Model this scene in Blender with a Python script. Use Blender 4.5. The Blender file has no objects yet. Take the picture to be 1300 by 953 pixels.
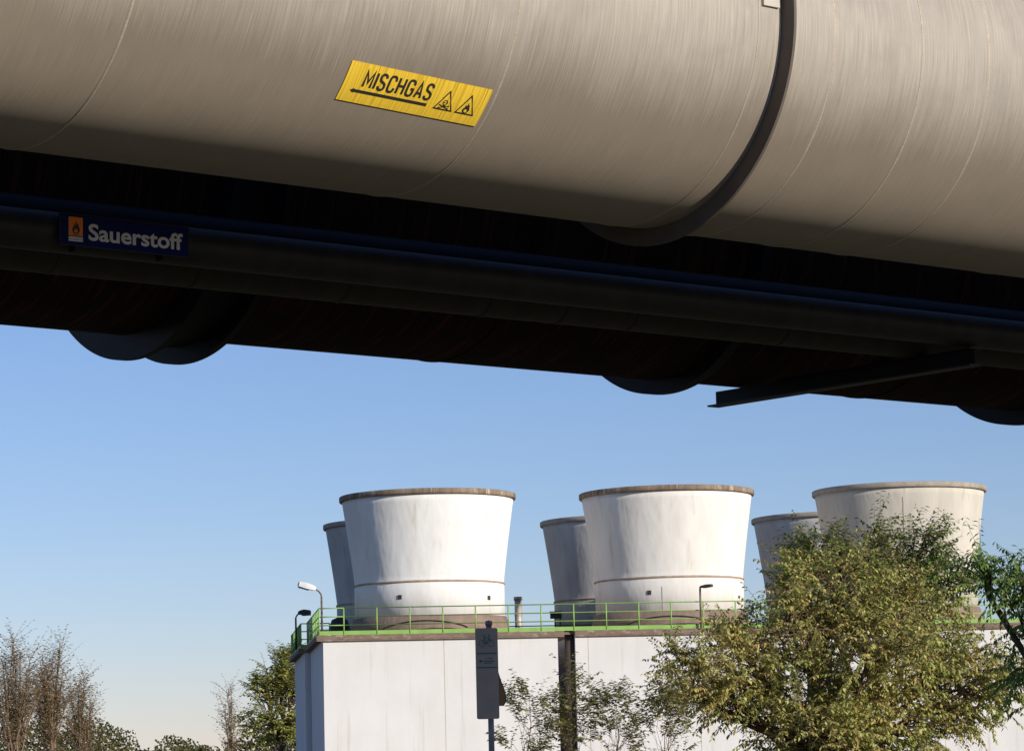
import bpy, math, random
from mathutils import Vector, Matrix
random.seed(7)
PI = math.pi
R = math.radians
scene = bpy.context.scene
COL = scene.collection

# ------------------------------------------------------------------ camera
EYE = Vector((0, 0, 1.7))
F, CX, CY, HOR, ROLL = 3850.0, 650.0, 476.5, 985.0, R(1.4)
pitch = math.atan((HOR - CY) / F * math.cos(ROLL))
fw = Vector((0, math.cos(pitch), math.sin(pitch)))
up0 = Vector((0, -math.sin(pitch), math.cos(pitch)))
ri0 = Vector((1, 0, 0))
ri = math.cos(ROLL) * ri0 - math.sin(ROLL) * up0
upv = math.sin(ROLL) * ri0 + math.cos(ROLL) * up0

def at(u, v, Y):
    """world point seen at photo pixel (u, v) at distance Y along +Y"""
    d = fw + (u - CX) / F * ri - (v - CY) / F * upv
    return EYE + d * (Y / d.y)

cam_d = bpy.data.cameras.new('camera')
cam = bpy.data.objects.new('camera', cam_d)
COL.objects.link(cam)
m = Matrix((ri, upv, -fw)).transposed().to_4x4()
m.translation = EYE
cam.matrix_world = m
cam_d.sensor_width = 36
cam_d.lens = F * 36 / 1300
cam_d.clip_end = 5000
scene.camera = cam

# ------------------------------------------------------------------ light
SUN_EL, SUN_AZ = R(16.8), R(48)
sdir = Vector((math.sin(SUN_AZ) * math.cos(SUN_EL), -math.cos(SUN_AZ) * math.cos(SUN_EL), math.sin(SUN_EL)))
sl = bpy.data.lights.new('sun', 'SUN')
sl.energy = 4.7
sl.angle = R(0.55)
sl.color = (1.0, 0.925, 0.81)
so = bpy.data.objects.new('sun', sl)
so.rotation_euler = (-sdir).to_track_quat('-Z', 'Y').to_euler()
so.location = (20, -20, 30)
COL.objects.link(so)
w = bpy.data.worlds.new('World')
scene.world = w
w.use_nodes = True
nt = w.node_tree
bg = nt.nodes['Background']
sky = nt.nodes.new('ShaderNodeTexSky')
sky.sky_type = 'NISHITA'
sky.sun_disc = False
sky.sun_elevation = SUN_EL
sky.sun_rotation = PI - SUN_AZ
sky.altitude = 0
sky.air_density = 0.95
sky.dust_density = 0.05
sky.ozone_density = 6.0
tint = nt.nodes.new('ShaderNodeMix')
tint.data_type = 'RGBA'; tint.blend_type = 'MULTIPLY'
tint.inputs[0].default_value = 1.0
tint.inputs[7].default_value = (1.42, 1.075, 1.07, 1)
nt.links.new(sky.outputs[0], tint.inputs[6])
nt.links.new(tint.outputs[2], bg.inputs[0])
bg.inputs[1].default_value = 0.112
scene.view_settings.view_transform = 'Standard'
scene.view_settings.look = 'None'
scene.view_settings.exposure = 0
scene.view_settings.gamma = 1

# ------------------------------------------------------------------ materials
def mat(name, c1, c2=None, sc=(1, 1, 1), n=3.0, coord='Object', rough=.8, metal=0., bump=0., bsc=None,
        c3=None, sc3=(1, 1, 1), n3=5.0, lo3=.55, hi3=.7, lo=.35, hi=.65, spec=.3, bn=8.0, detail=6, rvar=0.,
        translucent=None, island=None, drough=0., dirt=None):
    mt = bpy.data.materials.new(name)
    mt.use_nodes = True
    t = mt.node_tree
    N, L = t.nodes, t.links
    b = N['Principled BSDF']
    b.inputs['Roughness'].default_value = rough
    b.inputs['Metallic'].default_value = metal
    b.inputs['Specular IOR Level'].default_value = spec
    b.inputs['Diffuse Roughness'].default_value = drough
    tc = N.new('ShaderNodeTexCoord')
    def noise(s, k, det=detail):
        mp = N.new('ShaderNodeMapping')
        mp.inputs['Scale'].default_value = s
        L.new(tc.outputs[coord], mp.inputs[0])
        nz = N.new('ShaderNodeTexNoise')
        nz.inputs['Scale'].default_value = k
        nz.inputs['Detail'].default_value = det
        nz.inputs['Roughness'].default_value = .6
        L.new(mp.outputs[0], nz.inputs['Vector'])
        return nz.outputs[0]
    def rng(o, a, c, x=0., y=1.):
        r = N.new('ShaderNodeMapRange')
        r.inputs[1].default_value = a
        r.inputs[2].default_value = c
        r.inputs[3].default_value = x
        r.inputs[4].default_value = y
        L.new(o, r.inputs[0])
        return r.outputs[0]
    def mix(f, a, c):
        x = N.new('ShaderNodeMix')
        x.data_type = 'RGBA'
        L.new(f, x.inputs[0])
        for val, i in ((a, 6), (c, 7)):
            if isinstance(val, tuple):
                x.inputs[i].default_value = (*val, 1)
            else:
                L.new(val, x.inputs[i])
        return x.outputs[2]
    colr = None
    nz = None
    if c2:
        nz = noise(sc, n)
        colr = mix(rng(nz, lo, hi), c1, c2)
    if island:
        g = N.new('ShaderNodeNewGeometry')
        colr = mix(rng(g.outputs['Random Per Island'], island[1], 1.0), colr if colr else c1, island[0])
        g2 = N.new('ShaderNodeMath')
        g2.operation = 'MULTIPLY_ADD'
        L.new(g.outputs['Random Per Island'], g2.inputs[0])
        g2.inputs[1].default_value = 7.31
        g2.inputs[2].default_value = 0
        fr = N.new('ShaderNodeMath')
        fr.operation = 'FRACT'
        L.new(g2.outputs[0], fr.inputs[0])
        hs = N.new('ShaderNodeHueSaturation')
        L.new(rng(fr.outputs[0], 0, 1, .6, 1.35), hs.inputs['Value'])
        L.new(colr, hs.inputs['Color'])
        colr = hs.outputs[0]
    if c3:
        colr = mix(rng(noise(sc3, n3), lo3, hi3), colr if colr else c1, c3)
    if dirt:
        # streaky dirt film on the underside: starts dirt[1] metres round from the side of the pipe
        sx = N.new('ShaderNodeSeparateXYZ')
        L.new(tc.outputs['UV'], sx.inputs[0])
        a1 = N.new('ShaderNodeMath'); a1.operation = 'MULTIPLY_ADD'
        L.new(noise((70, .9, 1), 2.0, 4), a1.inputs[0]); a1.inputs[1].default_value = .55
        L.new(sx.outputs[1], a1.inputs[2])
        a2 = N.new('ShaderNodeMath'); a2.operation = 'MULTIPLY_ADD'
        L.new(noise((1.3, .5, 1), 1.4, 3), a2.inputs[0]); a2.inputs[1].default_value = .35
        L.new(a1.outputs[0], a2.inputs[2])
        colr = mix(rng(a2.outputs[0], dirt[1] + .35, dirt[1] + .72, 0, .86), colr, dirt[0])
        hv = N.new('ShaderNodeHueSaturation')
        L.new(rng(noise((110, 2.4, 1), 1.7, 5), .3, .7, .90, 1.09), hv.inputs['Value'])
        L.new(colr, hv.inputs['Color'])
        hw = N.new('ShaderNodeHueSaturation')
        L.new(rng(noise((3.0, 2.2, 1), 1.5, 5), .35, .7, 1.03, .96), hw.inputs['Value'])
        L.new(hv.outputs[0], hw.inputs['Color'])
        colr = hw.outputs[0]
    if colr:
        L.new(colr, b.inputs['Base Color'])
    else:
        b.inputs['Base Color'].default_value = (*c1, 1)
    if rvar and nz:
        L.new(rng(nz, lo, hi, rough - rvar, rough + rvar), b.inputs['Roughness'])
    if bump:
        bp = N.new('ShaderNodeBump')
        bp.inputs['Strength'].default_value = 1
        bp.inputs['Distance'].default_value = bump
        L.new(noise(bsc or sc, bn), bp.inputs['Height'])
        L.new(bp.outputs[0], b.inputs['Normal'])
    if translucent:
        tr = N.new('ShaderNodeBsdfTranslucent')
        if colr:
            L.new(colr, tr.inputs[0])
        else:
            tr.inputs[0].default_value = (*c1, 1)
        ms = N.new('ShaderNodeMixShader')
        ms.inputs[0].default_value = translucent
        L.new(b.outputs[0], ms.inputs[1])
        L.new(tr.outputs[0], ms.inputs[2])
        L.new(ms.outputs[0], N['Material Output'].inputs[0])
    return mt

M = {}
M['clad'] = mat('aluminium_cladding', (.58, .515, .435), (.42, .37, .305), sc=(42, 1.3, 1), n=2.0, coord='UV', rough=.55, metal=.18,
                lo=.3, hi=.72, c3=(.42, .38, .335), sc3=(1.2, 1.6, 1), n3=1.6, lo3=.5, hi3=.75, bump=.0012, bsc=(60, .6, 1), bn=2, rvar=.06,
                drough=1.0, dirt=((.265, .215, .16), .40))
M['seam'] = mat('cladding_seam', (.52, .45, .36), (.36, .29, .22), sc=(4, 4, 1), n=3, coord='UV', rough=.6, metal=.2)
M['seam_light'] = mat('cladding_lip', (.62, .58, .5), (.45, .40, .33), sc=(4, 4, 1), n=3, coord='UV', rough=.45, metal=.3)
M['dark_steel'] = mat('dark_painted_steel', (.14, .112, .09), (.11, .088, .072), n=4, rough=.65, spec=.25)
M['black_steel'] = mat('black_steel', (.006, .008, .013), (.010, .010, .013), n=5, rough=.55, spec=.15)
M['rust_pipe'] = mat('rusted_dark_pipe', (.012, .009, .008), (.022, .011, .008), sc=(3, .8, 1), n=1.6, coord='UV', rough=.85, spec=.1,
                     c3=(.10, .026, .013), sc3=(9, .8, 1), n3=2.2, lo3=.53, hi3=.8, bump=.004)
M['small_pipe'] = mat('grey_brown_pipe', (.046, .038, .028), (.030, .026, .020), sc=(3, 1, 1), n=2, coord='UV', rough=.6, spec=.2)
M['small_pipe_dark'] = mat('dark_brown_pipe', (.026, .023, .019), (.014, .013, .012), sc=(3, 1, 1), n=2, coord='UV', rough=.5, spec=.25)
M['yellow'] = mat('yellow_sign_film', (.92, .62, .055), (.70, .44, .03), sc=(40, .8, 1), n=2.2, coord='UV', rough=.5, lo=.45, hi=.6,
                  c3=(.30, .18, .02), sc3=(55, .35, 1), n3=2.0, lo3=.57, hi3=.66)
M['ink'] = mat('sign_ink', (.028, .026, .026), rough=.6)
M['blue_sign'] = mat('blue_enamel', (.003, .009, .065), (.004, .012, .08), n=6, rough=.6, spec=.08)
M['orange'] = mat('orange_enamel', (.85, .21, .01), (.75, .17, .01), n=8, rough=.4)
M['sign_white'] = mat('sign_white', (.66, .62, .56), (.56, .53, .48), n=9, rough=.5)
M['white_tower'] = mat('white_painted_concrete', drough=.35, c1=(.86, .85, .83), c2=(.80, .785, .75), sc=(1, 1, .35), n=1.3, rough=.85,
                       c3=(.66, .61, .53), sc3=(1.5, 1.5, .12), n3=2.0, lo3=.58, hi3=.82, bump=.06, bsc=(1, 1, .45), bn=.75, detail=3)
M['cream_tower'] = mat('stained_white_concrete', drough=.35, c1=(.84, .815, .77), c2=(.78, .745, .69), sc=(1, 1, .35), n=1.2, rough=.85,
                       c3=(.64, .58, .50), sc3=(1.5, 1.5, .1), n3=2.0, lo3=.58, hi3=.80, bump=.06, bsc=(1, 1, .45), bn=.75, detail=3)
M['grey_tower'] = mat('bare_grey_concrete', drough=.35, c1=(.68, .635, .55), c2=(.58, .535, .46), sc=(1, 1, .3), n=1.2, rough=.9,
                      c3=(.34, .30, .24), sc3=(2.6, 2.6, .1), n3=2.4, lo3=.6, hi3=.8, bump=.03, bn=2)
M['rear_tower'] = mat('grey_white_concrete', drough=.35, c1=(.56, .55, .53), c2=(.46, .45, .43), sc=(1, 1, .35), n=1.2, rough=.85,
                      c3=(.34, .31, .27), sc3=(2.4, 2.4, .1), n3=2.4, lo3=.6, hi3=.8, bump=.05, bsc=(1, 1, .5), bn=1.1, detail=3)  # rear towers are greyer concrete in their own base colour
M['rim'] = mat('weathered_rim_concrete', (.30, .225, .16), (.17, .12, .085), sc=(1, 1, .4), n=3, rough=.9,
               c3=(.55, .47, .36), sc3=(3, 3, .3), n3=2.5, lo3=.56, hi3=.66)
M['rim_grey'] = mat('grey_rim_concrete', (.42, .37, .31), (.30, .26, .21), n=3, rough=.9)
M['skirt'] = mat('brown_concrete', (.30, .215, .17), (.22, .155, .125), sc=(1, 1, .6), n=2, rough=.9, bump=.02)
M['column'] = mat('dark_brown_pipe_coat', (.085, .062, .05), (.06, .045, .038), sc=(1, 1, .3), n=2, rough=.8)
M['band'] = mat('rusty_band', (.48, .38, .29), (.36, .25, .17), n=4, rough=.8)
M['wall'] = mat('white_rendered_wall', drough=.35, c1=(.765, .745, .73), c2=(.71, .69, .67), sc=(.5, .5, .25), n=1.5, rough=.9,
                c3=(.54, .49, .43), sc3=(1.6, 1.6, .08), n3=2.0, lo3=.57, hi3=.85, bump=.006)
M['slab'] = mat('brown_stained_slab', (.26, .185, .14), (.17, .12, .09), sc=(1, 1, 2), n=2.5, rough=.9,
                c3=(.42, .35, .29), sc3=(1.5, 1.5, 3), n3=2, lo3=.58, hi3=.7)
M['green'] = mat('green_paint', (.28, .48, .12), (.22, .40, .09), n=2, rough=.45)
M['dark_rail'] = mat('dark_teal_paint', (.02, .055, .07), (.03, .06, .07), n=2, rough=.6)
M['lamp_head'] = mat('lamp_housing_white', (.72, .72, .72), (.62, .62, .62), n=4, rough=.4)
M['lamp_brown'] = mat('lamp_pole_weathered', (.20, .16, .13), (.11, .08, .06), n=6, rough=.7)
M['lamp_glass'] = mat('lamp_glass_grey', (.06, .065, .075), rough=.3)
M['soot'] = mat('dark_equipment_metal', (.035, .035, .04), (.06, .055, .05), n=5, rough=.6)
M['stack'] = mat('galvanised_stack', (.55, .50, .46), (.38, .32, .27), sc=(1, 1, 4), n=3, rough=.5, metal=.2)
M['bike_panel'] = mat('sign_face_grey_white', (.36, .305, .255), (.31, .265, .225), n=5, rough=.5)
M['bike_green'] = mat('sign_teal_ink', (.01, .15, .14), rough=.5)
M['sign_back'] = mat('sign_back_brown', (.36, .22, .10), (.28, .17, .08), n=5, rough=.7)
M['pole'] = mat('galvanised_pole', (.30, .27, .25), (.20, .17, .15), n=6, rough=.5, metal=.3)
M['bark'] = mat('bark', (.10, .07, .05), (.06, .045, .035), sc=(1, 1, .3), n=8, rough=.95)
M['bark_red'] = mat('reddish_twig_bark', (.20, .12, .08), (.12, .08, .055), n=5, rough=.95)
M['bark_pale'] = mat('pale_twig_bark', (.27, .19, .13), (.20, .145, .10), n=5, rough=.95)
M['ground'] = mat('dry_grass_and_gravel', (.095, .085, .05), (.14, .12, .08), n=.35, rough=.98, c3=(.07, .09, .03), n3=.09, lo3=.5, hi3=.6, bump=.02)
M['road'] = mat('asphalt', (.10, .096, .09), (.075, .072, .068), n=1.2, rough=.95, bump=.004)
M['kerb'] = mat('kerb_concrete', (.30, .28, .26), (.24, .22, .2), n=3, rough=.95)

def leafmat(name, a, b_, c, thr=.55, tl=.35):
    return mat(name, a, b_, n=.9, lo=.4, hi=.6, rough=.6, spec=.25, translucent=tl, island=(c, thr))
M['leaf_yellow'] = leafmat('yellowing_leaves', (.38, .45, .115), (.58, .54, .18), (.62, .39, .17), .64)
M['leaf_green'] = leafmat('green_leaves', (.21, .30, .085), (.29, .33, .10), (.36, .18, .08), .78)
M['leaf_deep'] = leafmat('deep_green_leaflets', (.15, .27, .06), (.20, .31, .075), (.32, .38, .10), .7)
M['leaf_far'] = leafmat('far_tree_leaves', (.36, .42, .10), (.60, .58, .16), (.56, .50, .16), .6)
M['leaf_brown'] = leafmat('sparse_brown_leaves', (.42, .28, .13), (.34, .27, .12), (.52, .40, .20), .5)
M['leaf_pale'] = leafmat('pale_shrub_leaves', (.33, .33, .12), (.27, .28, .09), (.48, .40, .2), .55)
M['leaf_hedge'] = leafmat('hedge_leaves', (.030, .042, .016), (.038, .045, .018), (.05, .045, .02), .6, .12)
M['leaf_line'] = leafmat('woodland_leaves', (.07, .085, .03), (.11, .10, .035), (.15, .11, .04), .6, .2)

# ------------------------------------------------------------------ mesh helpers
class MB:
    def __init__(s):
        s.v, s.f, s.uv, s.sm = [], [], [], []
    def face(s, idx, uv=None, smooth=False):
        s.f.append(tuple(idx)); s.uv.append(uv); s.sm.append(smooth)
    def box(s, c, d, mtx=None):
        b = len(s.v)
        x, y, z = d[0] / 2, d[1] / 2, d[2] / 2
        for dz in (-z, z):
            for dx, dy in ((-x, -y), (x, -y), (x, y), (-x, y)):
                p = Vector((dx, dy, dz))
                if mtx: p = mtx @ p
                s.v.append(tuple(p + Vector(c)))
        for q in ((3, 2, 1, 0), (4, 5, 6, 7), (0, 1, 5, 4), (1, 2, 6, 5), (2, 3, 7, 6), (3, 0, 4, 7)):
            s.face([b + i for i in q])
        return s
    def tube(s, pts, rad, n=10, cap=True, smooth=True):
        pts = [Vector(p) for p in pts]
        if not isinstance(rad, (list, tuple)): rad = [rad] * len(pts)
        rings = []
        nrm = None
        dist = 0
        for i, p in enumerate(pts):
            t = (pts[min(i + 1, len(pts) - 1)] - pts[max(i - 1, 0)])
            if t.length < 1e-9: t = Vector((0, 0, 1))
            t.normalize()
            if nrm is None:
                a = Vector((0, 0, 1)) if abs(t.z) < .9 else Vector((1, 0, 0))
                nrm = t.cross(a).normalized()
            else:
                nrm = (nrm - t * nrm.dot(t))
                if nrm.length < 1e-6: nrm = t.orthogonal()
                nrm.normalize()
            bn = t.cross(nrm)
            b = len(s.v)
            for k in range(n):
                a = 2 * PI * k / n
                s.v.append(tuple(p + (nrm * math.cos(a) + bn * math.sin(a)) * rad[i]))
            rings.append(b)
        for i in range(len(rings) - 1):
            a, c = rings[i], rings[i + 1]
            for k in range(n):
                k2 = (k + 1) % n
                s.face((a + k, a + k2, c + k2, c + k), None, smooth)
        if cap:
            s.face([rings[0] + k for k in range(n)][::-1])
            s.face([rings[-1] + k for k in range(n)])
        return s
    def lathe(s, prof, n=64, c=(0, 0, 0), closed=False, smooth=True, jitter=None):
        """prof: list of (r, z) revolved about local Z"""
        rings = []
        for (r, z) in prof:
            b = len(s.v)
            for k in range(n):
                a = 2 * PI * k / n
                s.v.append((c[0] + r * math.cos(a), c[1] + r * math.sin(a), c[2] + z))
            rings.append(b)
        m_ = len(rings)
        for i in range(m_ if closed else m_ - 1):
            a, d = rings[i], rings[(i + 1) % m_]
            for k in range(n):
                k2 = (k + 1) % n
                s.face((a + k, a + k2, d + k2, d + k), None, smooth)
        return s
    def xtube(s, x0, x1, r, n=160, step=.5, y=0, z=0, cap=True, smooth=True):
        """pipe along local X with uv = (metres along, metres round)"""
        k = max(1, int(abs(x1 - x0) / step))
        rings = []
        for i in range(k + 1):
            x = x0 + (x1 - x0) * i / k
            b = len(s.v)
            for j in range(n):
                a = 2 * PI * j / n - PI
                s.v.append((x, y - r * math.cos(a), z - r * math.sin(a)))
            rings.append((b, x))
        for i in range(k):
            (a, xa), (c, xc) = rings[i], rings[i + 1]
            for j in range(n):
                j2 = (j + 1) % n
                va, vb = (j / n * 2 * PI - PI) * r, ((j + 1) / n * 2 * PI - PI) * r
                s.face((a + j, c + j, c + j2, a + j2), ((xa, va), (xc, va), (xc, vb), (xa, vb)), smooth)
        if cap:
            for (rb_, _), rev in ((rings[0], False), (rings[-1], True)):
                q = len(s.v)
                s.v += [s.v[rb_ + j] for j in range(n)]
                ids = [q + j for j in range(n)]
                s.face(ids[::-1] if rev else ids)
        return s
    def xring(s, x0, x1, r0, r1, n=160, y=0, z=0):
        """annular plate around local X: inner radius r0, outer r1"""
        rings = []
        for (x, r) in ((x0, r0), (x0, r1), (x1, r1), (x1, r0)):
            b = len(s.v)
            for j in range(n):
                a = 2 * PI * j / n
                s.v.append((x, y - r * math.cos(a), z - r * math.sin(a)))
            rings.append((b, x, r))
        for i in range(4):
            (a, xa, ra), (c, xc, rc) = rings[i], rings[(i + 1) % 4]
            for j in range(n):
                j2 = (j + 1) % n
                va, vb = j / n * 2 * PI * r1, (j + 1) / n * 2 * PI * r1
                s.face((a + j, c + j, c + j2, a + j2), ((xa + ra, va), (xc + rc, va), (xc + rc, vb), (xa + ra, vb)), False)
        return s
    def poly(s, pts2, fn, flip=False):
        b = len(s.v)
        for p in pts2: s.v.append(tuple(fn(*p)))
        idx = [b + i for i in range(len(pts2))]
        s.face(idx[::-1] if flip else idx)
        return s
    def build(s, name, material, parent=None, loc=None, rot=None, fix=False):
        me = bpy.data.meshes.new(name)
        me.from_pydata(s.v, [], s.f)
        if any(u is not None for u in s.uv):
            l = me.uv_layers.new(name='uv')
            dat = []
            for f, u in zip(s.f, s.uv):
                if u is None:
                    dat += [0.0] * (2 * len(f))
                else:
                    for c in u: dat += list(c)
            l.data.foreach_set('uv', dat)
        me.polygons.foreach_set('use_smooth', s.sm)
        me.materials.append(material)
        me.update()
        if fix:
            import bmesh
            bm = bmesh.new(); bm.from_mesh(me)
            bmesh.ops.recalc_face_normals(bm, faces=bm.faces)
            bm.to_mesh(me); bm.free()
        o = bpy.data.objects.new(name, me)
        COL.objects.link(o)
        if parent: o.parent = parent
        if loc is not None: o.location = loc
        if rot is not None: o.rotation_euler = rot
        return o

def tag(o, label, cat, group=None):
    o['label'] = label; o['category'] = cat
    if group: o['group'] = group
    return o
def thing(name, label, cat, loc=(0, 0, 0), rz=0, group=None):
    o = bpy.data.objects.new(name, None)
    o.empty_display_size = .3
    COL.objects.link(o)
    o.location = loc; o.rotation_euler = (0, 0, rz)
    return tag(o, label, cat, group)
def struct(o):
    o['kind'] = 'structure'; return o

def text_mesh(body, size, sx=1.0, off=0.0):
    c = bpy.data.curves.new('lettering', 'FONT')
    c.body = body; c.size = size; c.offset = off; c.resolution_u = 4
    o = bpy.data.objects.new('lettering', c)
    COL.objects.link(o)
    dg = bpy.context.evaluated_depsgraph_get()
    me = bpy.data.meshes.new_from_object(o.evaluated_get(dg))
    vs = [(v.co.x * sx, v.co.y) for v in me.vertices]
    fs = [tuple(p.vertices) for p in me.polygons]
    bpy.data.objects.remove(o); bpy.data.curves.remove(c); bpy.data.meshes.remove(me)
    return vs, fs
GLY = {'M': [[(0, 0), (0, 1), (.5, .3), (1, 1), (1, 0)]], 'I': [[(0, 0), (0, 1)]], 'H': [[(0, 0), (0, 1)], [(1, 0), (1, 1)], [(0, .5), (1, .5)]],
       'A': [[(0, 0), (.5, 1), (1, 0)], [(.16, .28), (.84, .28)]],
       'C': [[(1, .72), (.98, .85), (.85, .96), (.6, 1), (.4, 1), (.15, .96), (.02, .83), (0, .7), (0, .3), (.02, .17), (.15, .04), (.4, 0), (.6, 0), (.85, .04), (.98, .15), (1, .28)]],
       'S': [[(.97, .78), (.93, .9), (.75, .98), (.5, 1), (.25, .98), (.06, .88), (.02, .74), (.1, .6), (.3, .54), (.7, .47), (.93, .38), (1, .24), (.93, .1), (.74, .02), (.5, 0), (.22, .02), (.05, .1), (0, .22)]]}
GLY['G'] = [[*GLY['C'][0], (1, .45), (.55, .45)]]
def stroke_text(mb, body, x0, h, wd, t, base, gap, fn):
    x = x0
    for ch in body:
        cw = {'I': 0, 'M': wd * 1.15}.get(ch, wd)
        for line in GLY[ch]:
            P = [Vector((x + t / 2 + a * (cw - t if cw else 0), base + h * .35 + t / 2 + b * (h - t))) for a, b in line]
            L_, R_ = [], []
            for i, p in enumerate(P):
                d0 = (P[i] - P[i - 1]).normalized() if i else (P[1] - P[0]).normalized()
                d1 = (P[i + 1] - P[i]).normalized() if i < len(P) - 1 else d0
                k = d0 + d1
                k = k.normalized() if k.length > .1 else d0
                nn = Vector((-k.y, k.x)); c = max(.45, nn.dot(Vector((-d0.y, d0.x))))
                e0 = -d0 * t * .5 if i == 0 and ch in 'IH' else Vector((0, 0))
                L_.append(p + nn * t / 2 / c); R_.append(p - nn * t / 2 / c)
            for i in range(len(P) - 1):
                for q in range(3):      # short pieces follow the curve of the pipe
                    a, b = q / 3, (q + 1) / 3
                    mb.poly([R_[i].lerp(R_[i + 1], a), R_[i].lerp(R_[i + 1], b), L_[i].lerp(L_[i + 1], b), L_[i].lerp(L_[i + 1], a)], fn)
        x += (cw if cw else t) + gap
def add_text(mb, body, size, sx, org, fn, width=None, off=0.0):
    vs, fs = text_mesh(body, size, sx, off)
    x0 = min(v[0] for v in vs); x1 = max(v[0] for v in vs)
    k = (width / (x1 - x0)) if width else 1
    b = len(mb.v)
    for x, y in vs: mb.v.append(tuple(fn(org[0] + (x - x0) * k, org[1] + y)))
    for f in fs: mb.face([b + i for i in f])

# ------------------------------------------------------------------ ground
def sheet(x0, x1, y0, y1, z, nx=1, ny=1):
    mb = MB()
    for j in range(ny + 1):
        for i in range(nx + 1):
            mb.v.append((x0 + (x1 - x0) * i / nx, y0 + (y1 - y0) * j / ny, z))
    for j in range(ny):
        for i in range(nx):
            a = j * (nx + 1) + i
            mb.face((a, a + 1, a + nx + 2, a + nx + 1))
    return mb
struct(sheet(-2500, 2500, -2500, 2500, 0).build('ground', M['ground']))
A = R(39.5)                                   # the pipe bridge runs at this angle to the picture plane
mb = sheet(-60, 90, -5.2, 5.2, 0.006)
struct(mb.build('road', M['road'], None, (0, 0, 0), (0, 0, A)))
kb = MB()
kb.box((15, 5.3, .06), (150, .18, .12))
struct(kb.build('kerb', M['kerb'], None, (0, 0, 0), (0, 0, A)))

# ------------------------------------------------------------------ pipe bridge
S_REF = 10.0
def bridge(s, q, z):
    """s metres along the bridge, q metres across from the camera, z above eye height"""
    return Vector((s * math.cos(A) - q * math.sin(A), s * math.sin(A) + q * math.cos(A), z + EYE.z))
QM, HM = 12.05, 3.95
S0_, S1_ = -16.0, 46.0
big = thing('mixed_gas_pipe', 'huge aluminium clad gas pipe with the yellow sign, topmost and nearest pipe', 'pipe', bridge(S_REF, QM, HM), A)
seams = [4.95, 7.09, 9.24, 11.40, 12.08, 12.62, 13.9, 15.6]
cuts = [S0_, 2.8, 4.95, 7.09, 9.24, 11.015, 11.40, 12.08, 12.62, 13.9, 15.6, S1_]
for i in range(len(cuts) - 1):
    mb = MB()
    r = 1.0 if i % 2 else .9985
    mb.xtube(cuts[i] - S_REF, cuts[i + 1] - S_REF, r, n=240, step=1.0, cap=True)
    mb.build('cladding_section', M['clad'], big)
def seam_ring(s, r, h, wd, m_, name='seam'):
    mb = MB()
    n = 240
    prof = [(-wd, r), (-wd * .6, r + h * .8), (0, r + h), (wd * .6, r + h * .8), (wd, r)]
    rings = []
    for dx, rr in prof:
        b = len(mb.v)
        for j in range(n):
            a = 2 * PI * j / n
            mb.v.append((s - S_REF + dx, -rr * math.cos(a), -rr * math.sin(a)))
        rings.append(b)
    for i in range(len(prof) - 1):
        for j in range(n):
            j2 = (j + 1) % n
            mb.face((rings[i] + j, rings[i + 1] + j, rings[i + 1] + j2, rings[i] + j2),
                    ((0, j / 8), (.1, j / 8), (.1, (j + 1) / 8), (0, (j + 1) / 8)), True)
    return mb.build(name, m_, big)
for s in seams: seam_ring(s, .999, .004, .0075, M['seam'])
seam_ring(10.84, .999, .003, .005, M['seam'])
seam_ring(11.045, .999, .03, .02, M['seam_light'], 'lip')
MB().xring(11.0 - S_REF, 11.018 - S_REF, .99, 1.095, n=240).build('flange', M['dark_steel'], big)
# cover plate beside the flange, running over the top of the pipe
mb = MB()
cp = []
for j in range(30):
    psi = R(-62 + 62 * j / 29)
    for sx in (10.86, 10.975):
        for rr in (1.001, 1.016):
            mb.v.append((sx - S_REF, -rr * math.cos(psi), -rr * math.sin(psi)))
for j in range(29):
    a, b = j * 4, j * 4 + 4
    for p, q in ((0, 1), (1, 3), (3, 2), (2, 0)):
        mb.face((a + p, a + q, b + q, b + p))
mb.face((0, 2, 3, 1)); e = 29 * 4
mb.face((e, e + 1, e + 3, e + 2))
mb.build('cover_plate', M['seam_light'], big, fix=True)
for (s, ps) in ((10.845, -6), (11.085, 4)):
    mb = MB(); psi = R(ps)
    mb.box((s - S_REF, -1.004 * math.cos(psi), -1.004 * math.sin(psi)), (.02, .012, .05), Matrix.Rotation(psi, 3, 'X'))
    mb.build('fastener', M['seam'], big)

# yellow warning sign wrapped round the gas pipe (a film: stays a thing of its own)
SG0 = 8.337; SGW = .868; SGH = .214
sg = thing('gas_sign', 'yellow MISCHGAS sign with left arrow and two warning triangles on the big pipe', 'sign', bridge(SG0, QM, HM), A)
def sgm(x, y, lift=0.0):
    """x 0..SGW to the right, y 0..SGH upwards on the film"""
    rr = 1.0035 + lift
    psi = R(48.2 + 2.1 * x / SGW) - y / 1.0
    return Vector((x * 1.0 + (y - SGH / 2) * .0, -rr * math.cos(psi), -rr * math.sin(psi)))
mb = MB()
nx, ny = 24, 10
for lift in (0, .0015):
    for j in range(ny + 1):
        for i in range(nx + 1):
            mb.v.append(tuple(sgm(SGW * i / nx, SGH * j / ny, lift)))
o2 = (nx + 1) * (ny + 1)
for j in range(ny):
    for i in range(nx):
        a = j * (nx + 1) + i
        q = (a, a + 1, a + nx + 2, a + nx + 1)
        uv = tuple((SGW * (i + di) / nx, SGH * (j + dj) / ny) for di, dj in ((0, 0), (1, 0), (1, 1), (0, 1)))
        mb.face([o2 + k for k in q], uv); mb.face(q[::-1], uv[::-1])
mb.build('sign_film', M['yellow'], sg)
def sf(x, y): return sgm(x, y, .003)
mb = MB()
stroke_text(mb, 'MISCHGAS', .105, .096, .0485, .0133, .0545, .0085, sf)
mb.build('lettering', M['ink'], sg)
mb = MB()
mb.poly([(.052, .066), (.074, .052), (.074, .080)], sf)
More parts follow.
